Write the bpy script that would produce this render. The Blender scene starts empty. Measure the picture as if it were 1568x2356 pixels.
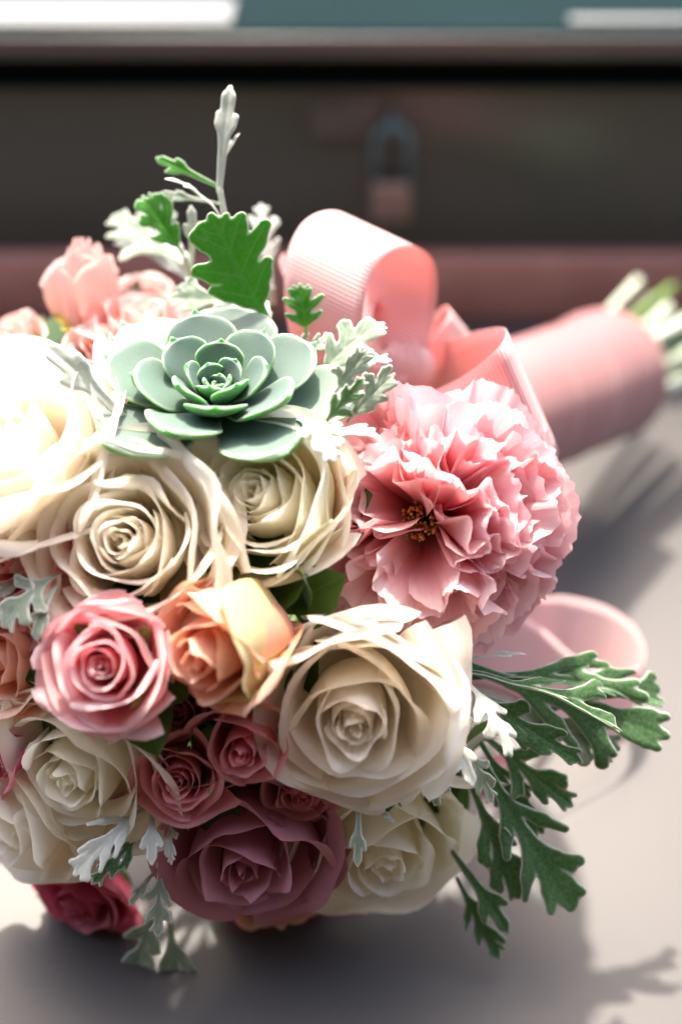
import bpy, math, random
import numpy as np
from mathutils import Vector, Matrix

# ------------------------------------------------------------------ camera, sky, sun, exposure
SC = bpy.context.scene
COL = SC.collection
PITCH = math.radians(35.0)
CAM_H = 0.53
FPX = 3267.0                                   # focal length in pixels of a 1568 px wide picture (50 mm)
RIGHT = np.array([1.0, 0.0, 0.0])
UP = np.array([0.0, math.sin(PITCH), math.cos(PITCH)])
FWD = np.array([0.0, math.cos(PITCH), -math.sin(PITCH)])
CAM = np.array([0.0, 0.0, CAM_H])

def P(px, py, d):
    """world point seen at (px, py) of the 1568 x 2356 photograph, d metres in front of the lens"""
    return CAM + d * (FWD + (px - 784.0) / FPX * RIGHT + (1178.0 - py) / FPX * UP)

def D(a, b, c):
    """direction from right / up / towards-the-viewer components"""
    v = a * RIGHT + b * UP - c * FWD
    return v / np.linalg.norm(v)

cam = bpy.data.cameras.new('camera')
cam.sensor_fit = 'VERTICAL'
cam.sensor_height = 36.0
cam.lens = 50.0
cam.clip_start = 0.02
cam.clip_end = 100.0
cam.dof.use_dof = True
cam.dof.focus_distance = 0.577
cam.dof.aperture_fstop = 2.5
cam.dof.aperture_blades = 0
camo = bpy.data.objects.new('camera', cam)
COL.objects.link(camo)
camo.location = CAM.tolist()
camo.rotation_euler = (math.pi / 2 - PITCH, 0, 0)
SC.camera = camo

SUN_EL, SUN_AZ = math.radians(62), math.radians(-10)      # behind the trunk, to the left
W = bpy.data.worlds.new("World")
SC.world = W
W.use_nodes = True
nt = W.node_tree
sky = nt.nodes.new('ShaderNodeTexSky')
sky.sky_type = 'NISHITA'
sky.sun_disc = False
sky.sun_elevation = SUN_EL
sky.sun_rotation = SUN_AZ
sky.air_density = 1.0
sky.dust_density = 4.0
sky.ozone_density = 0.6
nt.nodes["Background"].inputs["Strength"].default_value = 0.15
nt.links.new(sky.outputs[0], nt.nodes['Background'].inputs['Color'])
sl = bpy.data.lights.new('sun', 'SUN')
sl.energy = 2.0
sl.angle = math.radians(2.2)
sl.color = (1.0, 0.96, 0.91)
so = bpy.data.objects.new('sun', sl)
COL.objects.link(so)
sd = Vector((math.sin(SUN_AZ) * math.cos(SUN_EL), math.cos(SUN_AZ) * math.cos(SUN_EL), math.sin(SUN_EL)))
so.rotation_euler = sd.to_track_quat('Z', 'Y').to_euler()
so.location = (0.3, 2.0, 2.0)
vs = SC.view_settings
vs.view_transform = 'Standard'
vs.look = 'None'
vs.gamma = 1.0
vs.use_curve_mapping = False
vs.exposure = 2.22
vs.use_white_balance = True
vs.white_balance_temperature = 7150
vs.white_balance_tint = 10
SC.render.engine = 'CYCLES'
SC.cycles.use_denoising = True
SC.cycles.max_bounces = 14
SC.cycles.diffuse_bounces = 12
SC.cycles.transmission_bounces = 12
SC.cycles.sample_clamp_indirect = 6.0
SC.cycles.caustics_reflective = False
SC.cycles.caustics_refractive = False

rng = np.random.default_rng(7)
random.seed(7)
def U(a, b): return float(rng.uniform(a, b))

# ------------------------------------------------------------------ object helpers
def norm(v):
    v = np.asarray(v, float)
    return v / (np.linalg.norm(v) + 1e-12)

def frame(axis, spin=0.0, hint=None):
    """3x3 with z = axis"""
    z = norm(axis)
    h = np.array(hint, float) if hint is not None else (UP if abs(z @ UP) < 0.95 else RIGHT)
    x = norm(np.cross(h, z))
    y = np.cross(z, x)
    c, s = math.cos(spin), math.sin(spin)
    return np.stack([c * x + s * y, -s * x + c * y, z], axis=1)

def tag(o, label=None, cat=None, group=None, kind=None):
    if label: o['label'] = label
    if cat: o['category'] = cat
    if group: o['group'] = group
    if kind: o['kind'] = kind
    return o

def thing(name, loc, R3=None, label=None, cat=None, group=None):
    e = bpy.data.objects.new(name, None)
    e.empty_display_size = 0.01
    M = Matrix.Identity(4)
    if R3 is not None:
        for i in range(3):
            for j in range(3):
                M[i][j] = float(R3[i, j])
    M.translation = Vector([float(c) for c in loc])
    e.matrix_world = M
    COL.objects.link(e)
    return tag(e, label, cat, group)

def mesh_obj(name, V, F, mats, parent=None, attrs=None, uv=None, fmat=None, smooth=True):
    """ONE mesh object; attrs = per-vertex floats, uv = per-vertex pairs"""
    me = bpy.data.meshes.new(name)
    V = np.asarray(V, float)
    me.from_pydata(V.tolist(), [], F)
    if smooth:
        me.polygons.foreach_set('use_smooth', [True] * len(me.polygons))
    for m in (mats if isinstance(mats, (list, tuple)) else [mats]):
        me.materials.append(m)
    if fmat is not None:
        me.polygons.foreach_set('material_index', fmat)
    for k, a in (attrs or {}).items():
        at = me.attributes.new(k, 'FLOAT', 'POINT')
        at.data.foreach_set('value', np.asarray(a, np.float32).ravel())
    if uv is not None:
        ul = me.uv_layers.new(name='UVMap')
        li = np.empty(len(me.loops), np.int32)
        me.loops.foreach_get('vertex_index', li)
        ul.data.foreach_set('uv', np.asarray(uv, np.float32)[li].ravel())
    o = bpy.data.objects.new(name, me)
    COL.objects.link(o)
    if parent is not None:
        o.parent = parent
    return o

_gf = {}
def grid_faces(n, m, closed=False):
    """n rows x m columns"""
    key = (n, m, closed)
    if key not in _gf:
        f = []
        for i in range(n - 1):
            for j in range(m if closed else m - 1):
                a = i * m + j
                b = i * m + (j + 1) % m
                f.append((a, b, b + m, a + m))
        _gf[key] = f
    return _gf[key]

def sstep(a, b, x):
    t = np.clip((x - a) / (b - a), 0, 1)
    return t * t * (3 - 2 * t)

def wob(n=3, lo=1.0, hi=3.0):
    """smooth random function of one variable"""
    k = rng.uniform(lo, hi, n); p = rng.uniform(0, 6.28, n); a = rng.uniform(0.4, 1, n)
    a = a / a.sum()
    return lambda x: sum(a[i] * np.sin(k[i] * x + p[i]) for i in range(n))

def wob2(n=4, lo=1.0, hi=3.0):
    kx = rng.uniform(-hi, hi, n); ky = rng.uniform(-hi, hi, n); p = rng.uniform(0, 6.28, n)
    return lambda x, y: sum(np.sin(kx[i] * x + ky[i] * y + p[i]) for i in range(n)) / n

def tube(points, radii, seg=8, cap=True):
    pts = np.asarray(points, float)
    n = len(pts)
    radii = np.broadcast_to(np.asarray(radii, float), (n,))
    T = np.gradient(pts, axis=0)
    ref = np.array([0.31, 0.2, 0.93])
    V = []
    for i in range(n):
        t = norm(T[i])
        x = norm(np.cross(ref, t)); y = np.cross(t, x)
        for k in range(seg):
            a = 2 * math.pi * k / seg
            V.append(pts[i] + radii[i] * (math.cos(a) * x + math.sin(a) * y))
    F = list(grid_faces(n, seg, True))
    if cap:
        F.append(tuple(range(seg))[::-1])
        F.append(tuple((n - 1) * seg + k for k in range(seg)))
    return np.array(V), F

def spline(pts, n):
    """Catmull-Rom through pts, n samples"""
    p = np.asarray(pts, float)
    p = np.vstack([2 * p[0] - p[1], p, 2 * p[-1] - p[-2]])
    m = len(p) - 3
    out = []
    for t in np.linspace(0, m - 1e-6, n):
        i = int(t); f = t - i
        a, b, c, d = p[i], p[i + 1], p[i + 2], p[i + 3]
        out.append(0.5 * (2 * b + (c - a) * f + (2 * a - 5 * b + 4 * c - d) * f * f + (3 * b - a - 3 * c + d) * f ** 3))
    return np.array(out)

def box(lo, hi, bevel=0.0):
    import bmesh
    bm = bmesh.new()
    bmesh.ops.create_cube(bm, size=1)
    for v in bm.verts:
        for k in range(3):
            v.co[k] = lo[k] + (v.co[k] + 0.5) * (hi[k] - lo[k])
    if bevel:
        bmesh.ops.bevel(bm, geom=bm.edges[:], offset=bevel, segments=3, profile=0.5, affect='EDGES')
    bm.verts.index_update()
    V = np.array([v.co[:] for v in bm.verts]); F = [tuple(v.index for v in f.verts) for f in bm.faces]
    bm.free()
    return V, F

# ------------------------------------------------------------------ materials
def new_mat(name):
    m = bpy.data.materials.new(name)
    m.use_nodes = True
    n = m.node_tree.nodes
    for x in list(n):
        if x.type not in ('OUTPUT_MATERIAL',):
            n.remove(x)
    return m, n, m.node_tree.links, n['Material Output']

def attr(n, name):
    a = n.new('ShaderNodeAttribute'); a.attribute_name = name; return a.outputs['Fac']

def ramp(n, l, src, stops):
    r = n.new('ShaderNodeValToRGB')
    e = r.color_ramp.elements
    while len(e) < len(stops): e.new(0.5)
    for k, (p, c) in enumerate(stops):
        e[k].position = p; e[k].color = (*c, 1)
    l.new(src, r.inputs[0])
    return r.outputs[0]

def mixc(n, l, fac, a, b, mode='MIX'):
    m = n.new('ShaderNodeMix'); m.data_type = 'RGBA'; m.blend_type = mode
    for s, v in ((m.inputs[0], fac), (m.inputs[6], a), (m.inputs[7], b)):
        if isinstance(v, (int, float)): s.default_value = v
        elif isinstance(v, tuple): s.default_value = (*v, 1)
        else: l.new(v, s)
    return m.outputs[2]

def math_(n, l, op, a, b=0.0):
    m = n.new('ShaderNodeMath'); m.operation = op
    for s, v in ((m.inputs[0], a), (m.inputs[1], b)):
        if isinstance(v, (int, float)): s.default_value = v
        else: l.new(v, s)
    return m.outputs[0]

def petal_mat(name, inner, outer, rim, trans=0.38, tcol=None, rough=0.5, blush=None):
    """inner -> outer petals (attribute pq), base -> rim (attribute pv); vein grain along the petal"""
    m, n, l, out = new_mat(name)
    pq, pv = attr(n, 'pq'), attr(n, 'pv')
    c = mixc(n, l, pq, inner, outer)
    e = n.new('ShaderNodeMapRange'); e.interpolation_type = 'SMOOTHSTEP'
    l.new(pv, e.inputs[0]); e.inputs[1].default_value = 0.45; e.inputs[2].default_value = 1.0
    c = mixc(n, l, e.outputs[0], c, rim)
    uvn = n.new('ShaderNodeUVMap')
    mp = n.new('ShaderNodeMapping'); mp.inputs['Scale'].default_value = (46, 2.2, 1)
    l.new(uvn.outputs[0], mp.inputs[0])
    ns = n.new('ShaderNodeTexNoise'); ns.inputs['Scale'].default_value = 1.0; ns.inputs['Detail'].default_value = 4
    l.new(mp.outputs[0], ns.inputs['Vector'])
    geo = n.new('ShaderNodeTexCoord')
    ns2 = n.new('ShaderNodeTexNoise'); ns2.inputs['Scale'].default_value = 55; ns2.inputs['Detail'].default_value = 3
    l.new(geo.outputs['Object'], ns2.inputs['Vector'])
    blot = n.new('ShaderNodeMapRange'); l.new(ns2.outputs[0], blot.inputs[0])
    blot.inputs[1].default_value = 0.35; blot.inputs[2].default_value = 0.75
    c = mixc(n, l, math_(n, l, 'MULTIPLY', blot.outputs[0], 0.14), c, blush or tuple(k * 0.86 for k in inner))
    c = mixc(n, l, math_(n, l, 'MULTIPLY', ns.outputs[0], 0.10), c, tuple(k * 0.8 for k in outer))
    b = n.new('ShaderNodeBump'); b.inputs['Strength'].default_value = 0.25; b.inputs['Distance'].default_value = 0.0006
    l.new(ns.outputs[0], b.inputs['Height'])
    p = n.new('ShaderNodeBsdfPrincipled')
    p.inputs['Roughness'].default_value = rough
    p.inputs['Specular IOR Level'].default_value = 0.25
    p.inputs['Sheen Weight'].default_value = 0.15
    l.new(c, p.inputs['Base Color']); l.new(b.outputs[0], p.inputs['Normal'])
    t = n.new('ShaderNodeBsdfTranslucent')
    tc = mixc(n, l, 0.6, c, tcol or inner)
    l.new(tc, t.inputs['Color']); l.new(b.outputs[0], t.inputs['Normal'])
    mx = n.new('ShaderNodeMixShader'); mx.inputs[0].default_value = trans
    l.new(p.outputs[0], mx.inputs[1]); l.new(t.outputs[0], mx.inputs[2])
    l.new(mx.outputs[0], out.inputs[0])
    return m

M = {}
M['white'] = petal_mat('ivory petal', (.955, .905, .81), (.95, .91, .84), (.94, .915, .87), trans=.50, tcol=(.98, .92, .80))
M['cream'] = petal_mat('cream petal', (.955, .90, .78), (.95, .905, .81), (.94, .91, .85), trans=.50, tcol=(.98, .91, .76))
M['greenwhite'] = petal_mat('green tinged cream petal', (.95, .91, .75), (.945, .905, .80), (.94, .91, .85), trans=.50, tcol=(.97, .94, .73))
M['pink'] = petal_mat('pink rose petal', (.80, .14, .20), (.86, .44, .48), (.90, .72, .73), tcol=(.98, .34, .38), trans=.42)
M['peach'] = petal_mat('peach rose petal', (.82, .30, .17), (.80, .44, .29), (.88, .62, .50), tcol=(.95, .42, .22), trans=.36)
M['peachgreen'] = petal_mat('greenish outer peach petal', (.66, .58, .26), (.70, .62, .34), (.74, .70, .40), tcol=(.75, .7, .25))
M['dusky'] = petal_mat('dusky pink petal', (.60, .10, .15), (.70, .23, .27), (.76, .38, .41), tcol=(.85, .2, .24))
M['mauve'] = petal_mat('mauve pink petal', (.38, .095, .155), (.46, .17, .24), (.52, .25, .32), tcol=(.6, .2, .25))
M['coral'] = petal_mat('coral pink petal', (.70, .10, .16), (.76, .30, .28), (.80, .42, .40), tcol=(.9, .25, .22))
M['magenta'] = petal_mat('magenta ruffled petal', (.50, .03, .09), (.58, .06, .14), (.66, .20, .26), tcol=(.7, .05, .15))
M['blush'] = petal_mat('blush pink petal', (.84, .42, .38), (.86, .56, .52), (.88, .70, .68), tcol=(.95, .5, .42))
M['peony'] = petal_mat('peony petal', (.86, .30, .33), (.89, .54, .57), (.90, .74, .77), trans=.44, tcol=(.98, .42, .44))

def leaf_mat(name, base, vein, margin, edge_w, trans=0.35, tcol=None, felt=0.6, rough=0.7, noise=300, fuzz=0.5):
    m, n, l, out = new_mat(name)
    e = attr(n, 'edge'); v = attr(n, 'vein')
    tc = n.new('ShaderNodeTexCoord')
    ns = n.new('ShaderNodeTexNoise'); ns.inputs['Scale'].default_value = noise; ns.inputs['Detail'].default_value = 4
    l.new(tc.outputs['Object'], ns.inputs['Vector'])
    ns2 = n.new('ShaderNodeTexNoise'); ns2.inputs['Scale'].default_value = 70; ns2.inputs['Detail'].default_value = 3
    l.new(tc.outputs['Object'], ns2.inputs['Vector'])
    c = mixc(n, l, math_(n, l, 'MULTIPLY', ns2.outputs[0], 0.5), base, tuple(k * 0.6 for k in base))
    f1 = n.new('ShaderNodeMapRange'); l.new(ns.outputs[0], f1.inputs[0])
    f1.inputs[1].default_value = 0.42; f1.inputs[2].default_value = 0.8
    c = mixc(n, l, math_(n, l, 'MULTIPLY', f1.outputs[0], fuzz), c, margin)
    vv = n.new('ShaderNodeMapRange'); l.new(v, vv.inputs[0])
    vv.inputs[1].default_value = 0.0; vv.inputs[2].default_value = 0.0006; vv.inputs[3].default_value = 0.45; vv.inputs[4].default_value = 0
    c = mixc(n, l, vv.outputs[0], c, vein)
    ee = n.new('ShaderNodeMapRange'); ee.interpolation_type = 'SMOOTHSTEP'
    ja = math_(n, l, 'ADD', e, math_(n, l, 'MULTIPLY', math_(n, l, 'SUBTRACT', ns.outputs[0], 0.5), edge_w * 0.9))
    l.new(ja, ee.inputs[0]); ee.inputs[1].default_value = edge_w * 0.15; ee.inputs[2].default_value = edge_w
    ee.inputs[3].default_value = 1; ee.inputs[4].default_value = 0
    c = mixc(n, l, ee.outputs[0], c, margin)
    b = n.new('ShaderNodeBump'); b.inputs['Strength'].default_value = felt; b.inputs['Distance'].default_value = 0.0004
    l.new(ns.outputs[0], b.inputs['Height'])
    p = n.new('ShaderNodeBsdfPrincipled'); p.inputs['Roughness'].default_value = rough
    p.inputs['Specular IOR Level'].default_value = 0.2
    p.inputs['Sheen Weight'].default_value = 0.25; p.inputs['Sheen Roughness'].default_value = 0.4
    l.new(c, p.inputs['Base Color']); l.new(b.outputs[0], p.inputs['Normal'])
    t = n.new('ShaderNodeBsdfTranslucent')
    l.new(mixc(n, l, 0.7, c, tcol or base), t.inputs['Color'])
    mx = n.new('ShaderNodeMixShader'); mx.inputs[0].default_value = trans
    l.new(p.outputs[0], mx.inputs[1]); l.new(t.outputs[0], mx.inputs[2]); l.new(mx.outputs[0], out.inputs[0])
    return m

M['miller_top'] = leaf_mat('dusty miller green face', (.055, .15, .05), (.18, .29, .15), (.60, .63, .56), .0010, .36, (.14, .58, .03), noise=900, fuzz=.30)
M['miller_bright'] = leaf_mat('backlit green leaf face', (.050, .20, .030), (.20, .42, .12), (.62, .66, .58), .0009, .48, (.14, .80, .02), noise=500, fuzz=.10)  # greener copy of the miller face, backlight put into its colour
M['miller_under'] = leaf_mat('dusty miller felt face', (.56, .60, .54), (.70, .72, .68), (.74, .75, .72), .0010, .22, (.6, .72, .5))
M['miller_grey'] = leaf_mat('dusty miller grey green face', (.27, .36, .27), (.48, .54, .44), (.68, .70, .64), .0011, .30, (.45, .66, .3))
M['rose_leaf'] = leaf_mat('rose leaf', (.035, .085, .02), (.10, .18, .05), (.05, .10, .03), .0006, .3, (.15, .32, .02), felt=.2, rough=.42, noise=140, fuzz=.1)
M['sepal'] = leaf_mat('sepal', (.16, .26, .05), (.3, .4, .1), (.35, .42, .14), .0005, .35, (.4, .6, .08), felt=.2, rough=.5, noise=200, fuzz=.15)
M['sepal_yellow'] = leaf_mat('yellow green sepal', (.42, .38, .06), (.5, .46, .1), (.5, .48, .14), .0005, .35, (.7, .6, .08), felt=.2, rough=.5, noise=200, fuzz=.15)

def simple_mat(name, col, rough=0.5, metal=0.0, col2=None, scale=60, bump=0.0, coat=0.0, spec=0.5, trans=0.0, tcol=None):
    m, n, l, out = new_mat(name)
    p = n.new('ShaderNodeBsdfPrincipled')
    p.inputs['Roughness'].default_value = rough; p.inputs['Metallic'].default_value = metal
    p.inputs['Specular IOR Level'].default_value = spec
    p.inputs['Coat Weight'].default_value = coat; p.inputs['Coat Roughness'].default_value = 0.12
    tc = n.new('ShaderNodeTexCoord')
    ns = n.new('ShaderNodeTexNoise'); ns.inputs['Scale'].default_value = scale; ns.inputs['Detail'].default_value = 6
    l.new(tc.outputs['Object'], ns.inputs['Vector'])
    c = mixc(n, l, ns.outputs[0], col, col2 or tuple(k * 0.75 for k in col))
    l.new(c, p.inputs['Base Color'])
    if bump:
        b = n.new('ShaderNodeBump'); b.inputs['Strength'].default_value = bump; b.inputs['Distance'].default_value = 0.001
        l.new(ns.outputs[0], b.inputs['Height']); l.new(b.outputs[0], p.inputs['Normal'])
    if trans:
        t = n.new('ShaderNodeBsdfTranslucent'); t.inputs['Color'].default_value = (*(tcol or col), 1)
        mx = n.new('ShaderNodeMixShader'); mx.inputs[0].default_value = trans
        l.new(p.outputs[0], mx.inputs[1]); l.new(t.outputs[0], mx.inputs[2]); l.new(mx.outputs[0], out.inputs[0])
    else:
        l.new(p.outputs[0], out.inputs[0])
    return m

M['stem'] = simple_mat('green stem', (.10, .20, .05), .5, col2=(.16, .24, .07), scale=90, bump=.2)
M['pale_stem'] = simple_mat('felted pale stem', (.60, .64, .55), .8, col2=(.42, .50, .36), scale=300, bump=.4)
M['stamen'] = simple_mat('golden brown stamen', (.60, .32, .06), .6, col2=(.34, .14, .03), scale=400)
M['table'] = simple_mat('pale table paint', (.078, .0725, .0725), .45, col2=(.065, .0605, .0605), scale=9, bump=.03, spec=.4)
M['paving'] = simple_mat('dark paving', (.11, .10, .09), .8, col2=(.06, .055, .05), scale=5, bump=.4)
M['wall'] = simple_mat('dark brown render', (.10, .075, .06), .9, col2=(.07, .055, .045), scale=4, bump=.4)
M['trunk'] = simple_mat('dark trunk paint', (.070, .076, .064), .28, col2=(.095, .094, .080), scale=7, bump=.08, spec=.6)
M['lid'] = simple_mat('teal black lid paint', (.011, .022, .024), .6, col2=(.015, .029, .032), scale=6, bump=.05, spec=.0)
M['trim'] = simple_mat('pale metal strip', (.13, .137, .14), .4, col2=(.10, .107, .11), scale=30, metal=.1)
M['lip'] = simple_mat('worn grey brown lid lip', (.15, .135, .125), .32, col2=(.10, .085, .08), scale=5)  # lid front's reflection put into the colour; the hasp shares this brown
M['plinth'] = simple_mat('red brown wood', (.74, .36, .30), .5, col2=(.42, .17, .14), scale=16, bump=.3)
M['brass'] = simple_mat('old brass', (.44, .29, .25), .45, metal=.3, col2=(.30, .19, .165), scale=80, bump=.15)
M['steel'] = simple_mat('blued steel', (.22, .33, .35), .35, metal=.4, col2=(.15, .24, .26), scale=90)

def ribbon_mat(name, col, tcol, trans=0.4, ribs=True):
    m, n, l, out = new_mat(name)
    p = n.new('ShaderNodeBsdfPrincipled')
    p.inputs['Roughness'].default_value = 0.5; p.inputs['Sheen Weight'].default_value = 0.3
    p.inputs['Specular IOR Level'].default_value = 0.35
    uv = n.new('ShaderNodeUVMap')
    sp = n.new('ShaderNodeSeparateXYZ'); l.new(uv.outputs[0], sp.inputs[0])
    t = n.new('ShaderNodeBsdfTranslucent')
    if ribs:
        s = math_(n, l, 'SINE', math_(n, l, 'MULTIPLY', sp.outputs[0], 2 * math.pi / 0.0020))
        f = n.new('ShaderNodeMapRange'); l.new(s, f.inputs[0]); f.inputs[1].default_value = -1; f.inputs[2].default_value = 1
        c = mixc(n, l, f.outputs[0], tuple(k * 0.70 for k in col), col)
        b = n.new('ShaderNodeBump'); b.inputs['Strength'].default_value = 0.9; b.inputs['Distance'].default_value = 0.0004
        l.new(f.outputs[0], b.inputs['Height']); l.new(b.outputs[0], p.inputs['Normal'])
        l.new(c, p.inputs['Base Color'])
    else:
        mp = n.new('ShaderNodeMapping'); mp.inputs['Scale'].default_value = (30, 900, 1); l.new(uv.outputs[0], mp.inputs[0])
        ns = n.new('ShaderNodeTexNoise'); ns.inputs['Scale'].default_value = 1; l.new(mp.outputs[0], ns.inputs['Vector'])
        l.new(mixc(n, l, ns.outputs[0], tuple(k * 0.85 for k in col), col), p.inputs['Base Color'])
    t.inputs['Color'].default_value = (*tcol, 1)
    mx = n.new('ShaderNodeMixShader'); mx.inputs[0].default_value = trans
    l.new(p.outputs[0], mx.inputs[1]); l.new(t.outputs[0], mx.inputs[2]); l.new(mx.outputs[0], out.inputs[0])
    return m

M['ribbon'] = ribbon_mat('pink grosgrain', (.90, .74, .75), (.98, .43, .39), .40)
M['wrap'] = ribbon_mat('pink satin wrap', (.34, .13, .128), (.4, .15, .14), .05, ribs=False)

def succulent_mat():
    m, n, l, out = new_mat('succulent skin')
    e = attr(n, 'edge')
    tc = n.new('ShaderNodeTexCoord')
    ns = n.new('ShaderNodeTexNoise'); ns.inputs['Scale'].default_value = 60; ns.inputs['Detail'].default_value = 5
    l.new(tc.outputs['Object'], ns.inputs['Vector'])
    ns2 = n.new('ShaderNodeTexNoise'); ns2.inputs['Scale'].default_value = 700; ns2.inputs['Detail'].default_value = 2
    l.new(tc.outputs['Object'], ns2.inputs['Vector'])
    c = mixc(n, l, ns.outputs[0], (.070, .145, .098), (.140, .225, .180))
    c = mixc(n, l, math_(n, l, 'MULTIPLY', ns2.outputs[0], 0.25), c, (.28, .37, .32))
    c = mixc(n, l, attr(n, 'tint'), c, (.115, .160, .150))
    ee = n.new('ShaderNodeMapRange'); ee.interpolation_type = 'SMOOTHSTEP'; l.new(e, ee.inputs[0])
    ee.inputs[1].default_value = 0.86; ee.inputs[2].default_value = 1.0
    c = mixc(n, l, math_(n, l, 'MULTIPLY', ee.outputs[0], 0.5), c, (.62, .72, .52))
    c = mixc(n, l, math_(n, l, 'MULTIPLY', attr(n, 'under'), 0.75), c, (.13, .36, .11))  # greener undersides: backlit glow put into the skin colour
    ns3 = n.new('ShaderNodeTexNoise'); ns3.inputs['Scale'].default_value = 130; ns3.inputs['Detail'].default_value = 6; ns3.inputs['Roughness'].default_value = .7
    l.new(tc.outputs['Object'], ns3.inputs['Vector'])
    f3 = n.new('ShaderNodeMapRange'); l.new(ns3.outputs[0], f3.inputs[0]); f3.inputs[1].default_value = 0.68; f3.inputs[2].default_value = 0.74; f3.inputs[4].default_value = .6
    c = mixc(n, l, f3.outputs[0], c, (.20, .16, .08))
    p = n.new('ShaderNodeBsdfPrincipled'); p.inputs['Roughness'].default_value = 0.48
    p.inputs['Specular IOR Level'].default_value = 0.35
    p.inputs['Subsurface Weight'].default_value = 0.5
    p.inputs['Subsurface Radius'].default_value = (.35, 1.0, .3)
    p.inputs['Subsurface Scale'].default_value = 0.006
    l.new(c, p.inputs['Base Color']); l.new(p.outputs[0], out.inputs[0])
    return m
M['succulent'] = succulent_mat()

# ------------------------------------------------------------------ table and trunk
def added_ground():
    n = 30
    xs = np.linspace(-40, 40, n); X, Y = np.meshgrid(xs, xs)
    V = np.stack([X.ravel(), Y.ravel(), np.full(n * n, -.76)], 1)
    tag(mesh_obj('ground', V, grid_faces(n, n), M['paving']), kind='structure')  # unseen dark ground below the table edge to cut bounce
    V, F = box((-1.15, .335, -.032), (1.15, 1.75, 0), .004)
    tag(mesh_obj('tabletop', V, F, M['table']), kind='structure')
    # unseen blockers added behind and above the camera, darkening the flowers' near side
    V, F = box((-4.5, -1.3, -.76), (4.5, -1.05, 1.9))
    tag(mesh_obj('wall', V, F, M['wall'], smooth=False), kind='structure')
    V, F = box((-4.6, -1.4, 1.903), (4.6, -.14, 2.0))  # added overhead slab, out of view, cuts the front sky light
    tag(mesh_obj('eave', V, F, M['wall'], smooth=False), kind='structure')
added_ground()

TY = 1.035                                            # trunk front face
def trunk():
    t = thing('trunk', (0, TY, 0), None, 'dark metal trunk with overhanging lid and padlocked hasp behind the bouquet', 'trunk')
    def bx(name, lo, hi, m, bev=0.002, parent=t):
        V, F = box(lo, hi, bev)
        return mesh_obj(name, V, F, m, parent)
    bx('plinth', (-.9, -.012, 0), (.9, .50, .056), M['plinth'], .004)
    bx('body', (-.88, 0, .0565), (.88, .48, .186), M['trunk'], .003)
    bx('rail', (-.885, -.006, .1865), (.885, .485, .1925), M['lid'], .0025)
    bx('lid', (-.89, -.020, .2122), (.89, .50, .2330), M['lid'], .008)
    bx('seal', (-.875, .030, .1928), (.875, .478, .2119), M['trunk'], .001)
    # sun glare on the lid's front edge, put in as pale strips
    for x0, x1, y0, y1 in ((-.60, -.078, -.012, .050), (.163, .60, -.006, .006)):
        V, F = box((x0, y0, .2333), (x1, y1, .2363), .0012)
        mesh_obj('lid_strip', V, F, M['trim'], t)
    bx('lid_lip', (-.888, -.0236, .2150), (.888, -.0202, .2300), M['lip'], .0012)
    h = bx('hasp', (-.022, -.006, .150), (.030, -.001, .178), M['lip'], .001)
    # staple the shackle hangs from
    a = np.linspace(0, math.pi, 11)
    pts = np.stack([.038 + 0 * a, -.001 - .012 * np.sin(a), .158 + .010 * np.cos(a)], 1)
    V, F = tube(pts, .0026, 8)
    mesh_obj('staple', V, F, M['steel'], h)
    V, F = box((.0315, -.004, .140), (.0475, -.0005, .178), .001)
    mesh_obj('hasp_plate', V, F, M['trunk'], t)
    return t
trunk()

def padlock():
    x0, y0 = .038, TY - .013
    t = thing('padlock', (x0, y0, .090), None, 'small old padlock hanging from the hasp of the dark trunk', 'padlock')
    V, F = box((-.0145, -.006, -.002), (.0145, .006, .0285), .003)
    mesh_obj('body', V, F, M['brass'], t)
    a = np.linspace(math.pi, 0, 13)
    pts = np.vstack([[(-.0125, 0, .026)], np.stack([.0125 * np.cos(a), 0 * a, .060 + .0125 * np.sin(a)], 1), [(.0125, 0, .026)]])
    V, F = tube(pts, .0026, 10)
    mesh_obj('shackle', V, F, M['steel'], t)
    V, F = box((-.002, -.0066, .006), (.002, -.0061, .014), .0)
    mesh_obj('keyhole', V, F, M['trunk'], t, smooth=False)
padlock()

# ------------------------------------------------------------------ petals and flowers
NU, NVB, NVR = 17, 9, 7
BIND = P(1120, 965, .775)                              # where the stems are bound
S0 = P(560, 1400, .665)                                # heart of the bouquet

def bez(p0, p1, p2, p3, t):
    t = t[:, None]
    return (1 - t) ** 3 * p0 + 3 * (1 - t) ** 2 * t * p1 + 3 * (1 - t) * t * t * p2 + t ** 3 * p3

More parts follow.
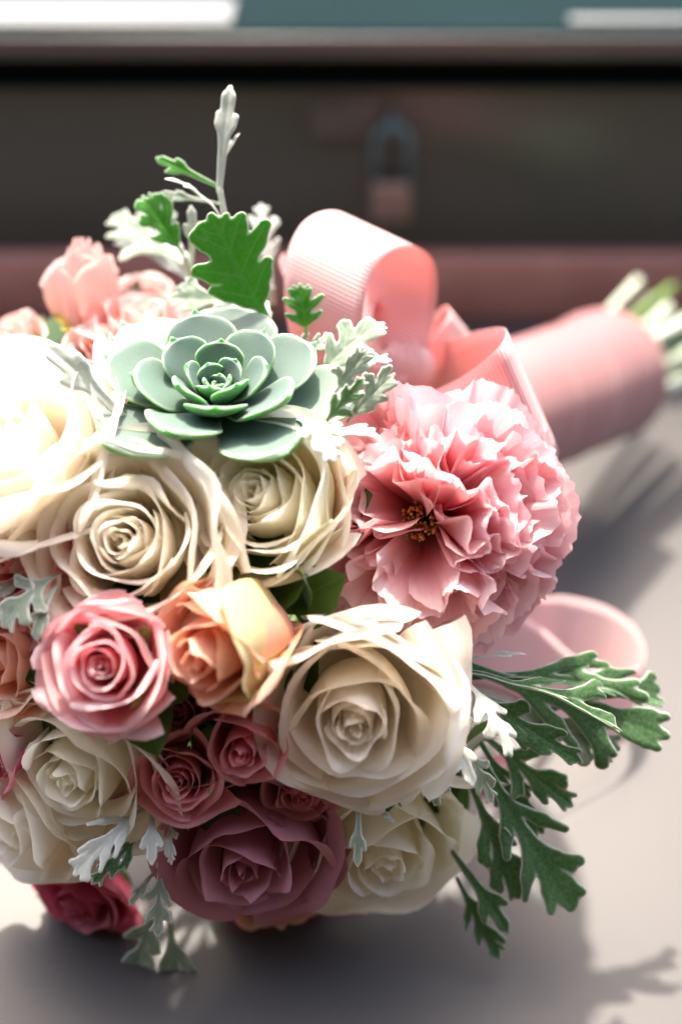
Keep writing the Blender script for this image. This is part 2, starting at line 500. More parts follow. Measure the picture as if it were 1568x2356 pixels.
def rose_petal(phi, rho, z, lean, curl, Lr, Wd, R, q, twist, ruf, tip, flat):
    """one petal wrapped round the flower's axis; rim rolled outwards; flat > 0 opens its curvature"""
    u = np.linspace(-1, 1, NU)
    vb = np.linspace(0, 1, NVB)
    re = rho * (1 + lean)
    bul = rho * (1.04 + .25 * max(lean, 0))
    body = bez(np.array([.10 * rho, 0.]), np.array([1.0 * rho, .0]), np.array([bul, .55 * z]), np.array([re, z]), vb)
    th0 = math.atan2(re - bul, .45 * z)
    wr, wz, wc, wl = wob(3, 1.2, 3.2), wob(3, 1.5, 4.5), wob(3, 1.5, 4), wob2(4, 1, 2.6)
    V = np.zeros((NVB + NVR, NU, 3)); pv = np.zeros((NVB + NVR, NU))
    pk = U(.45, .75)
    for j, uu in enumerate(u):
        au = abs(uu)
        drop = 1 - (.08 + .20 * q) * au ** 2.4 + tip * math.exp(-(uu / .16) ** 2) + (.02 + .05 * q) * float(wz(uu * 2.2))
        rr, zz = body[:, 0].copy(), body[:, 1] * drop
        dl = curl * (.50 + .75 * math.exp(-((au - pk) / .28) ** 2) + .40 * float(wc(uu * 2)))
        lr = Lr * (1 + .3 * float(wc(uu * 1.3 + 2)))
        s = np.linspace(0, 1, NVR + 1)[1:]
        th = th0 + dl * s ** 1.7
        dr = np.cumsum(np.sin(th)) * lr / NVR; dz = np.cumsum(np.cos(th)) * lr / NVR
        rr = np.concatenate([rr, rr[-1] + dr]); zz = np.concatenate([zz, zz[-1] + dz])
        vv = np.concatenate([vb * .8, .8 + .2 * s])
        rr = rr * (1 + twist * uu * np.clip(vv * 1.5, 0, 1)) + R * .05 * q * sstep(.55, 1, au) * vv ** 1.5
        rr = rr + R * (.014 + .040 * q) * float(wr(uu * 2.4)) * vv ** 1.5 + R * ruf * np.sin(uu * 7 + phi * 3) * vv ** 4
        rr = rr + R * .020 * wl(np.full_like(vv, uu) * 2, vv * 3) * vv
        rr = np.maximum(rr, .004 * R)
        dlt = -flat * rr
        half = Wd * (.80 + .20 * np.sin(np.clip(vv, 0, 1) * math.pi * .62)) / (1 + flat * .9)
        az = phi + uu * half
        V[:, j, 0] = dlt * math.cos(phi) + (rr - dlt) * np.cos(az); V[:, j, 1] = dlt * math.sin(phi) + (rr - dlt) * np.sin(az); V[:, j, 2] = zz
        pv[:, j] = np.maximum(vv, .55 * vv + .45 * sstep(.7, 1, au) * vv)
    UVs = np.stack(np.meshgrid(u * .5 + .5, np.linspace(0, 1, NVB + NVR)), -1)
    return V.reshape(-1, 3), pv.ravel(), UVs.reshape(-1, 2)

def blade(L, Wm, bend=0.0, cup=0.0, n=9, m=5, shape=None, wav=0.0):
    """simple pointed leaf along +y in the xy plane, normal +z"""
    s = np.linspace(0, 1, n); u = np.linspace(-1, 1, m)
    w = Wm * (shape(s) if shape else np.sin(np.pi * np.clip(s, 0, 1) ** .8) ** .8 * (1 - .25 * s) + .02)
    V = np.zeros((n, m, 3))
    a = bend * (s - .0)
    y = np.cumsum(np.cos(a)) * L / n; z = np.cumsum(np.sin(a)) * L / n
    f = wob(2, 4, 9)
    for i in range(n):
        V[i, :, 0] = w[i] * u
        V[i, :, 1] = y[i] - math.sin(a[i]) * (cup * np.abs(u) ** 1.6 * w[i])
        V[i, :, 2] = z[i] + math.cos(a[i]) * cup * np.abs(u) ** 1.6 * w[i] + wav * float(f(s[i] * 2)) * L * u ** 2
    edge = (1 - np.abs(u))[None, :] * np.maximum(w, 1e-5)[:, None]
    vein = np.abs(u)[None, :] * np.maximum(w, 1e-5)[:, None]
    return V.reshape(-1, 3), grid_faces(n, m), edge.ravel(), vein.ravel()

def xform(V, R3, loc):
    return V @ np.asarray(R3).T + np.asarray(loc)

def rose(name, label, cat, group, face, axis, R, mat, H=None, N=28, open_=.6, curl=1.0, spin=None, tip=.03, ruf=.006,
         sepals=0, leaves=4, outer_mat=None, outer_n=0, q0=0.0, lean0=-.30, sep_mat='sepal', twist=.075, rho0=.05, guards=(), mess=1.0, sep_len=1.0, skirt=6):
    H = H or R * 1.08
    R = R * .90
    A = norm(axis)
    base = np.asarray(face) - A * H * .86
    R3 = frame(A, U(0, 6.28) if spin is None else spin)
    t = thing(name, base, R3, label, cat, group)
    ph = U(0, 6.28)
    for i in range(N):
        q = q0 + (1 - q0) * i / (N - 1)
        rho = R * (rho0 + .68 * q ** .95) * (1 + U(-.05, .05) * mess)
        z = H * (.97 + .04 * q - .36 * q * q) * (1 + U(-.06, .05) * mess)
        lean = lean0 * (1 - q) + open_ * .62 * q ** 1.5
        Lr = R * (.045 + .20 * q)
        c = curl * (.30 + 1.05 * q) * U(.7, 1.25)
        Wd = math.radians(120 - 56 * q) * U(.88, 1.12)
        V, pv, uv = rose_petal(ph, rho, z, lean * U(.8, 1.2), c, Lr, Wd, R, q, twist * random.choice((1, 1, 1, -1)), ruf, tip * U(.3, 1.8), (.34 * q + .08) * U(.3, 1.2))
        k = mat
        if outer_mat and i >= N - outer_n: k = outer_mat
        mesh_obj('petal', V, grid_faces(NVB + NVR, NU), M[k], t, {'pv': pv, 'pq': np.full(len(V), q)}, uv)
        ph += math.radians(137.5) + U(-.16, .16) * mess
    for (gd, gl, gw, gz, gc, gm) in guards:                # broad outer petals, degrees anticlockwise from the right
        V, pv, uv = rose_petal(math.radians(gd), R * .72, H * gz, gl, gc, R * .22, math.radians(gw), R, 1.0, .03, ruf * 1.5, tip, .18)
        mesh_obj('petal', V, grid_faces(NVB + NVR, NU), M[gm or mat], t, {'pv': pv, 'pq': np.ones(len(V))}, uv)
    for k in range(skirt if R > .02 else 0):               # full lowest petals that close the bloom towards its neighbours
        V, pv, uv = rose_petal(ph + k * 2 * math.pi / skirt + U(-.2, .2), R * U(.64, .72), H * U(.50, .66), U(.28, .45), curl * U(.4, .9), R * .2,
                               math.radians(U(58, 68)), R, 1.0, .03, ruf * 1.5, tip * .6, U(.05, .2))
        mesh_obj('petal', V, grid_faces(NVB + NVR, NU), M[mat], t, {'pv': pv, 'pq': np.ones(len(V))}, uv)
    # calyx, sepals, stem, leaves
    zz = np.linspace(0, 1, 7)
    prof = np.array([.05, .16, .22, .24, .22, .16, .04]) * R
    a = np.linspace(0, 2 * math.pi, 12, endpoint=False)
    V = np.array([[prof[i] * math.cos(b), prof[i] * math.sin(b), -.30 * R + zz[i] * .36 * R] for i in range(7) for b in a])
    mesh_obj('calyx', V, grid_faces(7, 12, True), M['stem'], t)
    for k in range(sepals):
        b = 2 * math.pi * k / sepals + U(-.2, .2)
        Vb, Fb, ed, ve = blade(R * U(1.0, 1.5) * sep_len, R * .17, U(-1.6, .5), .5, n=10)
        er = np.array([math.cos(b), math.sin(b), 0]); ez = np.array([0, 0, 1.0])
        y = norm(er * U(.6, 1.0) + ez * U(.5, 1.0)); x = np.cross(ez, er); z = np.cross(x, y)
        mesh_obj('sepal', xform(Vb, np.stack([x, y, z], 1), er * R * .18 - ez * .05 * R), Fb, M[sep_mat], t, {'edge': ed, 'vein': ve})
    Ri = R3.T
    p0 = base - A * .25 * R
    mid = p0 - A * .035 + (S0 - p0) * .25
    st = spline([p0, mid, .5 * (S0 + BIND) + np.array([U(-.012, .012), U(-.012, .012), U(-.012, .012)]), BIND + norm(rng.normal(size=3)) * U(0, .014)], 16)
    V, F = tube((st - base) @ R3, .0022, 7)
    mesh_obj('stem', V, F, M['stem'], t)
    for k in range(leaves):
        Vb, Fb, ed, ve = blade(U(.030, .042), U(.011, .015), U(-.6, .8), .25, n=11, m=7, wav=.02)
        b = U(0, 6.28)
        er = np.array([math.cos(b), math.sin(b), 0]); ez = np.array([0, 0, 1.0])
        y = norm(er * 1.0 + ez * U(-.2, .35)); x = norm(np.cross(y, ez)); z = np.cross(x, y)
        mesh_obj('leaf', xform(Vb, np.stack([x, y, z], 1), -ez * R * U(.15, .5) + er * .004), Fb, M['rose_leaf'], t, {'edge': ed, 'vein': ve})
    return t

G = 'roses packed in the bouquet'
def flowers():
    rose('white_rose', 'large white rose at the left edge, sunlit, above the coral rose', 'rose', G, P(-8, 1002, .564), D(-.30, .55, .8), .049, 'white', N=18, open_=.70, spin=0, tip=.05, guards=((8, .15, 62, .95, 1.5, None), (-62, .2, 60, .8, 1.6, None), (62, .2, 60, .9, 1.0, None)))
    rose('white_rose', 'cream rose with many loose petals between the left white rose and the pink rose', 'rose', G, P(285, 1245, .546), D(-.10, .16, 1), .0430, 'cream', N=25, open_=.6, curl=.9, tip=.04, ruf=.014, mess=1.5, spin=0, guards=((20, .30, 58, .90, 1.3, None), (80, .25, 60, .85, 1.0, None), (-50, .12, 66, .66, .9, None)))
    rose('white_rose', 'cream rose directly below the succulent with a tight green tinged spiral', 'rose', G, P(592, 1135, .555), D(-.30, .24, .85), .039, 'greenwhite', N=21, open_=.34, curl=.9, spin=0, guards=((-8, .05, 66, .88, 1.3, None), (-75, .12, 60, .70, .9, None)))
    rose('white_rose', 'large white rose right of centre beneath the ruffled pink peony', 'rose', G, P(815, 1660, .550), D(-.03, -.28, .92), .0410, 'white', N=18, open_=.62, H=.048, tip=.045, spin=0, guards=((118, .35, 54, 1.0, 1.5, None), (52, .30, 62, .95, 1.4, None), (2, .45, 55, .88, 1.6, None), (-35, .30, 58, .70, .9, None), (-110, .15, 60, .66, .7, None)))
    rose('white_rose', 'shaded ivory rose at lower left below the pink rose', 'rose', G, P(165, 1785, .570), D(-.35, -.42, .8), .0400, 'greenwhite', N=20, open_=.55, H=.037)
    rose('white_rose', 'blurred cream rose in the lower left corner of the bouquet', 'rose', G, P(15, 1900, .602), D(-.6, -.45, .6), .036, 'cream', N=15, open_=.9, curl=.8)
    rose('white_rose', 'shaded greenish cream rose at the bottom right of the bouquet', 'rose', G, P(885, 1975, .605), D(.18, -.62, .7), .042, 'greenwhite', N=17, open_=.8)
    rose('pink_rose', 'bright pink rose with deep pink spiral heart at the left front', 'rose', G, P(235, 1530, .530), D(-.12, .04, 1), .0258, 'pink', N=19, open_=.48, curl=1.35, mess=1.4, sepals=4, tip=.06)
    rose('peach_rose', 'half open peach rose with a greenish outer petal at the front middle', 'rose', G, P(462, 1515, .530), D(-.50, -.30, .8), .0305, 'peach', N=12, open_=.18, H=.051, curl=.9, skirt=0, spin=0, guards=((60, -.10, 78, .74, 1.0, None), (5, -.02, 74, .80, 1.2, 'peachgreen'), (-130, .12, 66, .60, 1.0, None), (-75, .05, 66, .62, 1.2, 'peachgreen'), (165, .15, 62, .70, .9, None)))
    rose('spray_rose', 'small dusky pink spray rose with open spiral, lower of the two small roses', 'rose', 'small dusky spray roses', P(412, 1795, .560), D(-.05, -.20, .95), .0190, 'dusky', N=18, open_=.6, sepals=3)
    rose('spray_rose', 'small dusky pink rosebud with green sepals beside the large white rose', 'rose', 'small dusky spray roses', P(556, 1730, .552), D(-.08, -.30, .8), .0205, 'dusky', N=11, open_=.4, H=.030, sepals=5, curl=.9)
    rose('spray_rose', 'tiny shaded pink bud tucked under the bright pink rose', 'rose', 'small dusky spray roses', P(405, 1640, .566), D(-.1, 0, 1), .013, 'dusky', N=12, open_=.4, sepals=4)
    rose('spray_rose', 'small dark pink spray rose under the large white rose', 'rose', 'small dusky spray roses', P(690, 1830, .578), D(.1, -.5, .8), .0165, 'dusky', N=14, open_=.6, sepals=3)
    rose('mauve_rose', 'large mauve pink rose in deep shade at the bottom centre', 'rose', G, P(560, 1985, .585), D(-.05, -.55, .8), .041, 'mauve', N=15, open_=.75, tip=.07)
    rose('coral_rose', 'coral pink rose cut by the left edge above the grey felted leaf', 'rose', G, P(18, 1290, .566), D(-.5, .0, .8), .032, 'coral', N=14, open_=.8)
    rose('peach_rose', 'orange peach rose cut by the left edge beside the bright pink rose', 'rose', G, P(-5, 1520, .568), D(-.5, -.1, .8), .026, 'peach', N=14, open_=.7)
    rose('coral_rose', 'dark pink rose at the left edge next to the shaded ivory rose', 'rose', G, P(-32, 1735, .590), D(-.8, -.2, .6), .020, 'magenta', N=14, open_=.7)
    rose('pink_rosebud', 'pink and peach rosebud standing up at the top left against the red brown plinth', 'rose', 'buds along the top of the bouquet', P(185, 590, .655), D(-.10, .85, .30), .0215, 'blush', N=12, open_=.02, H=.042, curl=.6, lean0=-.45, mess=1.5, sep_len=1.1, sepals=4, sep_mat='sepal_yellow')
    rose('pink_rosebud', 'blurred pink bud with green sepals at the far left edge', 'rose', 'buds along the top of the bouquet', P(25, 770, .665), D(-.3, .5, .6), .018, 'blush', N=14, open_=.7, sepals=5)
    rose('peach_rose', 'blurred peach rose standing behind the succulent', 'rose', G, P(335, 725, .650), D(.15, .75, .55), .025, 'blush', N=16, open_=.6)
    rose('pink_rose', 'small pink rose peeping between the succulent and the left rosebuds', 'rose', G, P(230, 790, .640), D(-.1, .6, .7), .018, 'blush', N=14, open_=.7)
    rose('pink_rose', 'blurred pale pink rose far back under the white leaf sprig', 'rose', G, P(335, 655, .690), D(.05, .8, .5), .015, 'blush', N=14, open_=.7)
    rose('magenta_carnation', 'dark magenta ruffled flower at the bottom left below the cream rose', 'flower', G, P(180, 2085, .640), D(-.3, -.6, .6), .024, 'magenta', N=18, open_=.8, ruf=.03)
    rose('peach_rose', 'shaded peach rose half hidden under the mauve rose', 'rose', G, P(640, 2090, .640), D(.1, -.7, .5), .027, 'peach', N=14, open_=.7)
    rose('pink_rosebud', 'small bright pink bud among the silvery leaves at right', 'rose', 'buds along the top of the bouquet', P(1135, 1790, .630), D(.5, -.3, .6), .012, 'pink', N=10, open_=.3)
flowers()

def peony():
    A = D(-.20, -.06, 1)
    R = .0575
    c = P(986, 1192, .614)
    R3 = frame(A, 0.3)
    t = thing('peony', c - A * .02, R3, 'large ruffled pink peony with golden heart on the right of the bouquet', 'peony')
    off = np.array([0, 0, .02])
    NV, NW = 13, 29
    u = np.linspace(-1, 1, NW); v = np.linspace(0, 1, NV)
    Uu, Vv = np.meshgrid(u, v)
    def petal(d, n, L, Wd, amp, base, cup, q, out):
        d = norm(d); n = norm(n - d * (n @ d)); s = np.cross(d, n)
        f1, f2, f3 = wob(3, 2.4, 5.6), wob(3, 6, 11), wob(3, 8, 20)
        Lu = 1 - .15 * np.abs(Uu) ** 3 + .026 * f3(Uu * 2) + .04 * f1(Uu)
        wv = Wd * (.20 + .80 * Vv ** .75)
        x = wv * Uu * (1 - .06 * np.abs(Uu) * Vv)
        along = L * Vv * Lu
        z = cup * Wd * (Uu ** 2) * Vv + amp * L * (Vv ** 2.8) * f1(Uu * 1.4) + .46 * amp * L * Vv ** 3 * f2(Uu) - out * L * Vv ** 3
        Pp = base + along[..., None] * d + x[..., None] * s + z[..., None] * n
        uv = np.stack([Uu * .5 + .5, Vv], -1).reshape(-1, 2)
        pv = np.clip(Vv * (.92 + .08 * np.abs(Uu)), 0, 1).ravel()
        mesh_obj('petal', Pp.reshape(-1, 3), grid_faces(NV, NW), M['peony'], t, {'pv': pv, 'pq': np.full(NV * NW, q)}, uv)
    # rings of ruffled petals, pinched into folded groups, from the heart outwards
    for ring, (th0, cnt) in enumerate(((23, 8), (31, 10), (39, 12), (47, 14), (55, 16), (63, 18), (72, 20), (81, 20), (90, 19), (99, 16), (107, 12))):
        q = ring / 10
        for k in range(cnt):
            ph = 2 * math.pi * (k + .5 * (ring % 2) + U(-.42, .42)) / cnt
            th = math.radians(th0 + U(-8, 6))
            d = np.array([math.sin(th) * math.cos(ph), math.sin(th) * math.sin(ph), math.cos(th)])
            n0 = norm(np.array([0, 0, 1.]) - d * d[2]); s0 = np.cross(d, n0)
            tw = (.9 - .6 * q) * math.sin(2.5 * ph + .8) + U(-.75, .75) * (1.1 - .6 * q)
            n = math.cos(tw) * n0 + math.sin(tw) * s0
            petal(d, n, R * U(.78, 1.06), R * (.30 + .15 * q) * U(.8, 1.2), U(.08, .13) * (1 - .35 * q), off + d * R * .05, U(.1, .55), .15 + .8 * q + U(-.1, .1), U(.0, .14))
    # golden stamens in the heart
    VV, FF, nv = [], [], 0
    for k in range(110):
        r = .0060 * math.sqrt(U(0, 1)); ph = U(0, 6.28)
        p0 = off + np.array([r * .5 * math.cos(ph), r * .5 * math.sin(ph), R * .18])
        p1 = off + np.array([r * 1.25 * math.cos(ph) + U(-.001, .001), r * 1.25 * math.sin(ph) + U(-.001, .001), R * U(.46, .64)])
        V, F = tube(np.array([p0, .5 * (p0 + p1), p0 + .9 * (p1 - p0), p0 + .92 * (p1 - p0), p1, p1 + (p1 - p0) * .02]), [.0003, .0003, .0003, .0008, .0008, .0002], 5)
        VV.append(V); FF += [tuple(i + nv for i in f) for f in F]; nv += len(V)
    tag(mesh_obj('stamens', np.vstack(VV), FF, M['stamen'], t), kind='stuff')
    st = spline([c - A * .03, c - A * .06, .5 * (c - A * .06 + BIND), BIND], 12)
    V, F = tube((st - (c - A * .02)) @ R3, .003, 8)
    mesh_obj('stem', V, F, M['stem'], t)
peony()

# ------------------------------------------------------------------ succulent
def succulent():
    A = D(0.02, .70, .72)
    c = P(500, 928, .580)
    R3 = frame(A, 0.0)
    t = thing('succulent', c, R3, 'pale green rosette succulent with pointed fleshy leaves at the top of the bouquet', 'succulent')
    ks = np.array([0, .15, .35, .52, .66, .76, .84, .89, .925, .95, .975, 1.0])
    kw = np.array([.30, .42, .68, .93, 1.0, .94, .74, .48, .23, .11, .055, .010])
    s = np.concatenate([np.linspace(0, .85, 14), np.linspace(.88, 1, 12)])
    wsh = np.interp(s, ks, kw)
    wsh[1:-1] = .25 * wsh[:-2] + .5 * wsh[1:-1] + .25 * wsh[2:]
    NS = 26
    psi = np.linspace(0, 2 * math.pi, NS, endpoint=False)
    ph = 1.2
    n = 27
    for i in range(n):
        q = i / (n - 1)
        L = .0075 + .0520 * q ** 1.15
        Wd = L * (.42 - .06 * q) * U(.94, 1.06)
        e0 = math.radians(80 - 80 * q ** .80 + U(-3, 3)); e1 = e0 + math.radians(18)
        T = .0013 + .0021 * q
        f = wob(2, 1, 3)
        ee = e0 + (e1 - e0) * s + .5 * sstep(.86, 1, s)
        ds = np.diff(s, prepend=0)
        y = np.cumsum(np.cos(ee) * ds) * L; z = np.cumsum(np.sin(ee) * ds) * L
        V = np.zeros((len(s), NS, 3)); ed = np.zeros((len(s), NS))
        r0 = .0010 + .0040 * q
        zb = -.0085 * q + .004
        for k in range(len(s)):
            w = Wd * wsh[k]
            x = w * np.cos(psi)
            th = T * np.sin(psi) * (1 - .35 * s[k]) * min(1, w / (Wd * .35)) + .20 * x * x / max(Wd, 1e-6) * (.5 + s[k]) + .0006 * float(f(s[k] * 3)) * np.cos(psi)
            V[k, :, 0] = x
            V[k, :, 1] = r0 + y[k] - np.sin(ee[k]) * th
            V[k, :, 2] = zb + z[k] + np.cos(ee[k]) * th
            ed[k] = np.maximum(np.abs(np.cos(psi)), sstep(.90, .99, s[k]))
        Vr = V.reshape(-1, 3)
        ca, sa = math.cos(ph), math.sin(ph)
        Vr = np.stack([Vr[:, 0] * ca - Vr[:, 1] * sa, Vr[:, 0] * sa + Vr[:, 1] * ca, Vr[:, 2]], 1)
        F = list(grid_faces(len(s), NS, True)) + [tuple(range(NS))[::-1]]
        mesh_obj('leaf', Vr, F, M['succulent'], t, {'edge': ed.ravel(), 'under': np.tile(sstep(.15, -.5, np.sin(psi)), len(s)), 'tint': np.full(len(Vr), U(0, .7))})
        ph += math.radians(137.5) + U(-.06, .06)
    V, F = tube([(0, 0, .006), (0, 0, -.01), (.002, .004, -.03), (.01, .01, -.06)], .005, 10)
    mesh_obj('stem', V, F, M['stem'], t)
succulent()

# ------------------------------------------------------------------ dusty miller leaves
def miller_shape(kind, seed):
    """tapered capsules (x0,y0,x1,y1,r0,r1) of a leaf one unit long along +y"""
    r = np.random.default_rng(seed)
    C = []
    if kind == 'oak':
        C.append((0, 0, 0, .93, .03, .05)); C.append((0, .30, 0, .80, .13, .14))
        lobes = [(.26, .30, 54, .07), (.48, .36, 48, .08), (.72, .26, 38, .075)]
        sub = .4
    elif kind == 'fern':
        C.append((0, 0, 0, .93, .034, .050))
        lobes = [(.30, .36, 36, .038), (.52, .36, 32, .042), (.76, .22, 28, .038)]
        sub = .45
    elif kind == 'spoon':
        C.append((0, 0, 0, .90, .035, .085)); lobes = [(.52, .25, 32, .062)]
        sub = 0
    else:
        C.append((0, 0, 0, .93, .032, .07))
        lobes = [(.32, .30, 42, .058), (.58, .28, 36, .062)]
        sub = .5
    for (y, ln, an, rad) in lobes:
        for s in (-1, 1):
            a = math.radians(an + r.uniform(-7, 7)); l_ = ln * r.uniform(.8, 1.15); y0 = y + r.uniform(-.03, .03)
            x1, y1 = s * math.sin(a) * l_, y0 + math.cos(a) * l_
            xm, ym = x1 * .6, y0 + (y1 - y0) * .6
            C.append((0, y0 - .03, xm, ym, rad * .75, rad * r.uniform(.95, 1.15))); C.append((xm, ym, x1, y1, rad, rad * r.uniform(.5, .8)))
            if r.uniform() < sub:
                for da in ((-36,) if r.uniform() < .6 else (34,)):
                    b = a + math.radians(da + r.uniform(-8, 8)); m = .62
                    l2 = l_ * r.uniform(.38, .55)
                    C.append((x1 * m, y0 + (y1 - y0) * m, x1 * m + s * math.sin(b) * l2, y0 + (y1 - y0) * m + math.cos(b) * l2, rad * .8, rad * .85))
    C.append((0, .70, 0, 1.0, .06, .03))
    if kind != 'spoon':
        for s in (-1, 1):
            C.append((0, .82, s * r.uniform(.08, .13), r.uniform(.92, .99), .04, .026))
    return C

def sdf(C, X, Y, k=.014):
    acc = np.zeros_like(X)
    for (x0, y0, x1, y1, r0, r1) in C:
        dx, dy = x1 - x0, y1 - y0
        h = np.clip(((X - x0) * dx + (Y - y0) * dy) / (dx * dx + dy * dy), 0, 1)
        d = np.hypot(X - x0 - h * dx, Y - y0 - h * dy) - (r0 + (r1 - r0) * h)
        acc += np.exp(-np.clip(d, -1, 1) / k)
    return -k * np.log(acc + 1e-30)

_flat = {}
def flat_leaf(kind, seed, h=.0125):
    key = (kind, seed)
    if key in _flat: return _flat[key]
    C = miller_shape(kind, seed)
    xs = np.arange(-.62, .62, h); ys = np.arange(-.06, 1.14, h)
    X, Y = np.meshgrid(xs, ys)
    cx, cy = X[:-1, :-1] + h / 2, Y[:-1, :-1] + h / 2
    keep = sdf(C, cx, cy) < 0
    nx = len(xs)
    idx = -np.ones(X.size, int); F = []; cnt = 0; nodes = []
    edges = {}
    for i, j in zip(*np.nonzero(keep)):
        q = []
        for (a, b) in ((i, j), (i, j + 1), (i + 1, j + 1), (i + 1, j)):
            n_ = a * nx + b
            if idx[n_] < 0: idx[n_] = cnt; cnt += 1; nodes.append(n_)
            q.append(idx[n_])
        F.append(tuple(q))
        for k in range(4):
            e = (q[k], q[(k + 1) % 4])
            edges[e] = 1
    bnd = [e for e in edges if (e[1], e[0]) not in edges]
    px = X.ravel()[nodes].copy(); py = Y.ravel()[nodes].copy()
    bi = np.array(sorted({i for e in bnd for i in e}))
    for _ in range(3):
        x, y = px[bi], py[bi]; ep = 1e-3
        d = sdf(C, x, y); gx = (sdf(C, x + ep, y) - sdf(C, x - ep, y)) / (2 * ep); gy = (sdf(C, x, y + ep) - sdf(C, x, y - ep)) / (2 * ep)
        g2 = np.maximum(gx * gx + gy * gy, .2)
        px[bi] = x - np.clip(d * gx / g2, -h, h); py[bi] = y - np.clip(d * gy / g2, -h, h)
    edge = np.maximum(-sdf(C, px, py), 0); edge[bi] = 0
    vein = np.full(len(px), 9.)
    for (x0, y0, x1, y1, r0, r1) in C:
        dx, dy = x1 - x0, y1 - y0
        hh = np.clip(((px - x0) * dx + (py - y0) * dy) / (dx * dx + dy * dy), 0, 1)
        vein = np.minimum(vein, np.hypot(px - x0 - hh * dx, py - y0 - hh * dy))
    _flat[key] = (px, py, F, bnd, edge, vein)
    return _flat[key]

def miller_leaf(base, tip, face, kind='lobed', seed=1, bend=.6, fold=.25, width=1.0, droop=.2, wav=.055, top='miller_top', under='miller_under', parent=None, pinv=None, name='leaf'):
    """face = where the 'top' side looks"""
    base, tip = np.asarray(base), np.asarray(tip)
    px, py, F, bnd, edge, vein = flat_leaf(kind, seed)
    L = np.linalg.norm(tip - base)
    y = norm(tip - base); z = norm(np.asarray(face) - y * (np.asarray(face) @ y)); x = np.cross(y, z)
    b = bend if abs(bend) > 1e-3 else 1e-3
    Rr = .5 / math.sin(b / 2)
    a = b * (np.clip(py, -.1, 1.2) - .5)
    f = wob2(5, 3, 9)
    off = -.012 * np.exp(-edge / .022) + fold * np.abs(px) - droop * px * px * 2.2 + wav * f(px * 2, py * 2) * (.3 + np.abs(px) * 3) + .006 * np.minimum(vein, .05) / .05
    V = np.stack([px * width, Rr * (np.sin(a) + math.sin(b / 2)) + off * np.sin(a), Rr * (np.cos(a) - math.cos(b / 2)) + off * np.cos(a)], 1) * L
    # normals
    Fa = np.array(F)
    N = np.cross(V[Fa[:, 2]] - V[Fa[:, 0]], V[Fa[:, 3]] - V[Fa[:, 1]])
    VN = np.zeros_like(V)
    for k in range(4): np.add.at(VN, Fa[:, k], N)
    VN /= np.linalg.norm(VN, axis=1)[:, None] + 1e-12
    th = .00032 * np.clip(edge * L / .0008, .25, 1)
    n = len(V)
    allV = np.vstack([V + VN * th[:, None], V - VN * th[:, None]])
    allF = list(F) + [tuple(i + n for i in q[::-1]) for q in F] + [(e[1], e[0], e[0] + n, e[1] + n) for e in bnd]
    fm = [0] * len(F) + [1] * len(F) + [1] * len(bnd)
    Wd = allV @ np.stack([x, y, z], 1).T + base
    if pinv is not None: Wd = pinv(Wd)
    return mesh_obj(name, Wd, allF, [M[top], M[under]], parent, {'edge': np.tile(edge * L, 2), 'vein': np.tile(vein * L, 2)}, fmat=fm)

def sprig(label, root, leaves, stem=None, group='dusty miller sprigs'):
    """root = point; leaves = list of dicts for miller_leaf"""
    root = np.asarray(root)
    t = thing('dusty_miller_sprig', root, None, label, 'leaf sprig', group)
    inv = lambda V: V - root
    pts = stem if stem is not None else [root, .5 * (root + leaves[0]['base']), leaves[0]['base']]
    sp = spline(pts, 14)
    V, F = tube(inv(sp), np.linspace(.0020, .0013, 14), 8)
    mesh_obj('stem', V, F, M['pale_stem'], t)
    for k in leaves:
        miller_leaf(parent=t, pinv=inv, **k)
    return t

def lf(b, tp, face, **k):
    return dict(base=P(*b), tip=P(*tp), face=D(*face), **k)

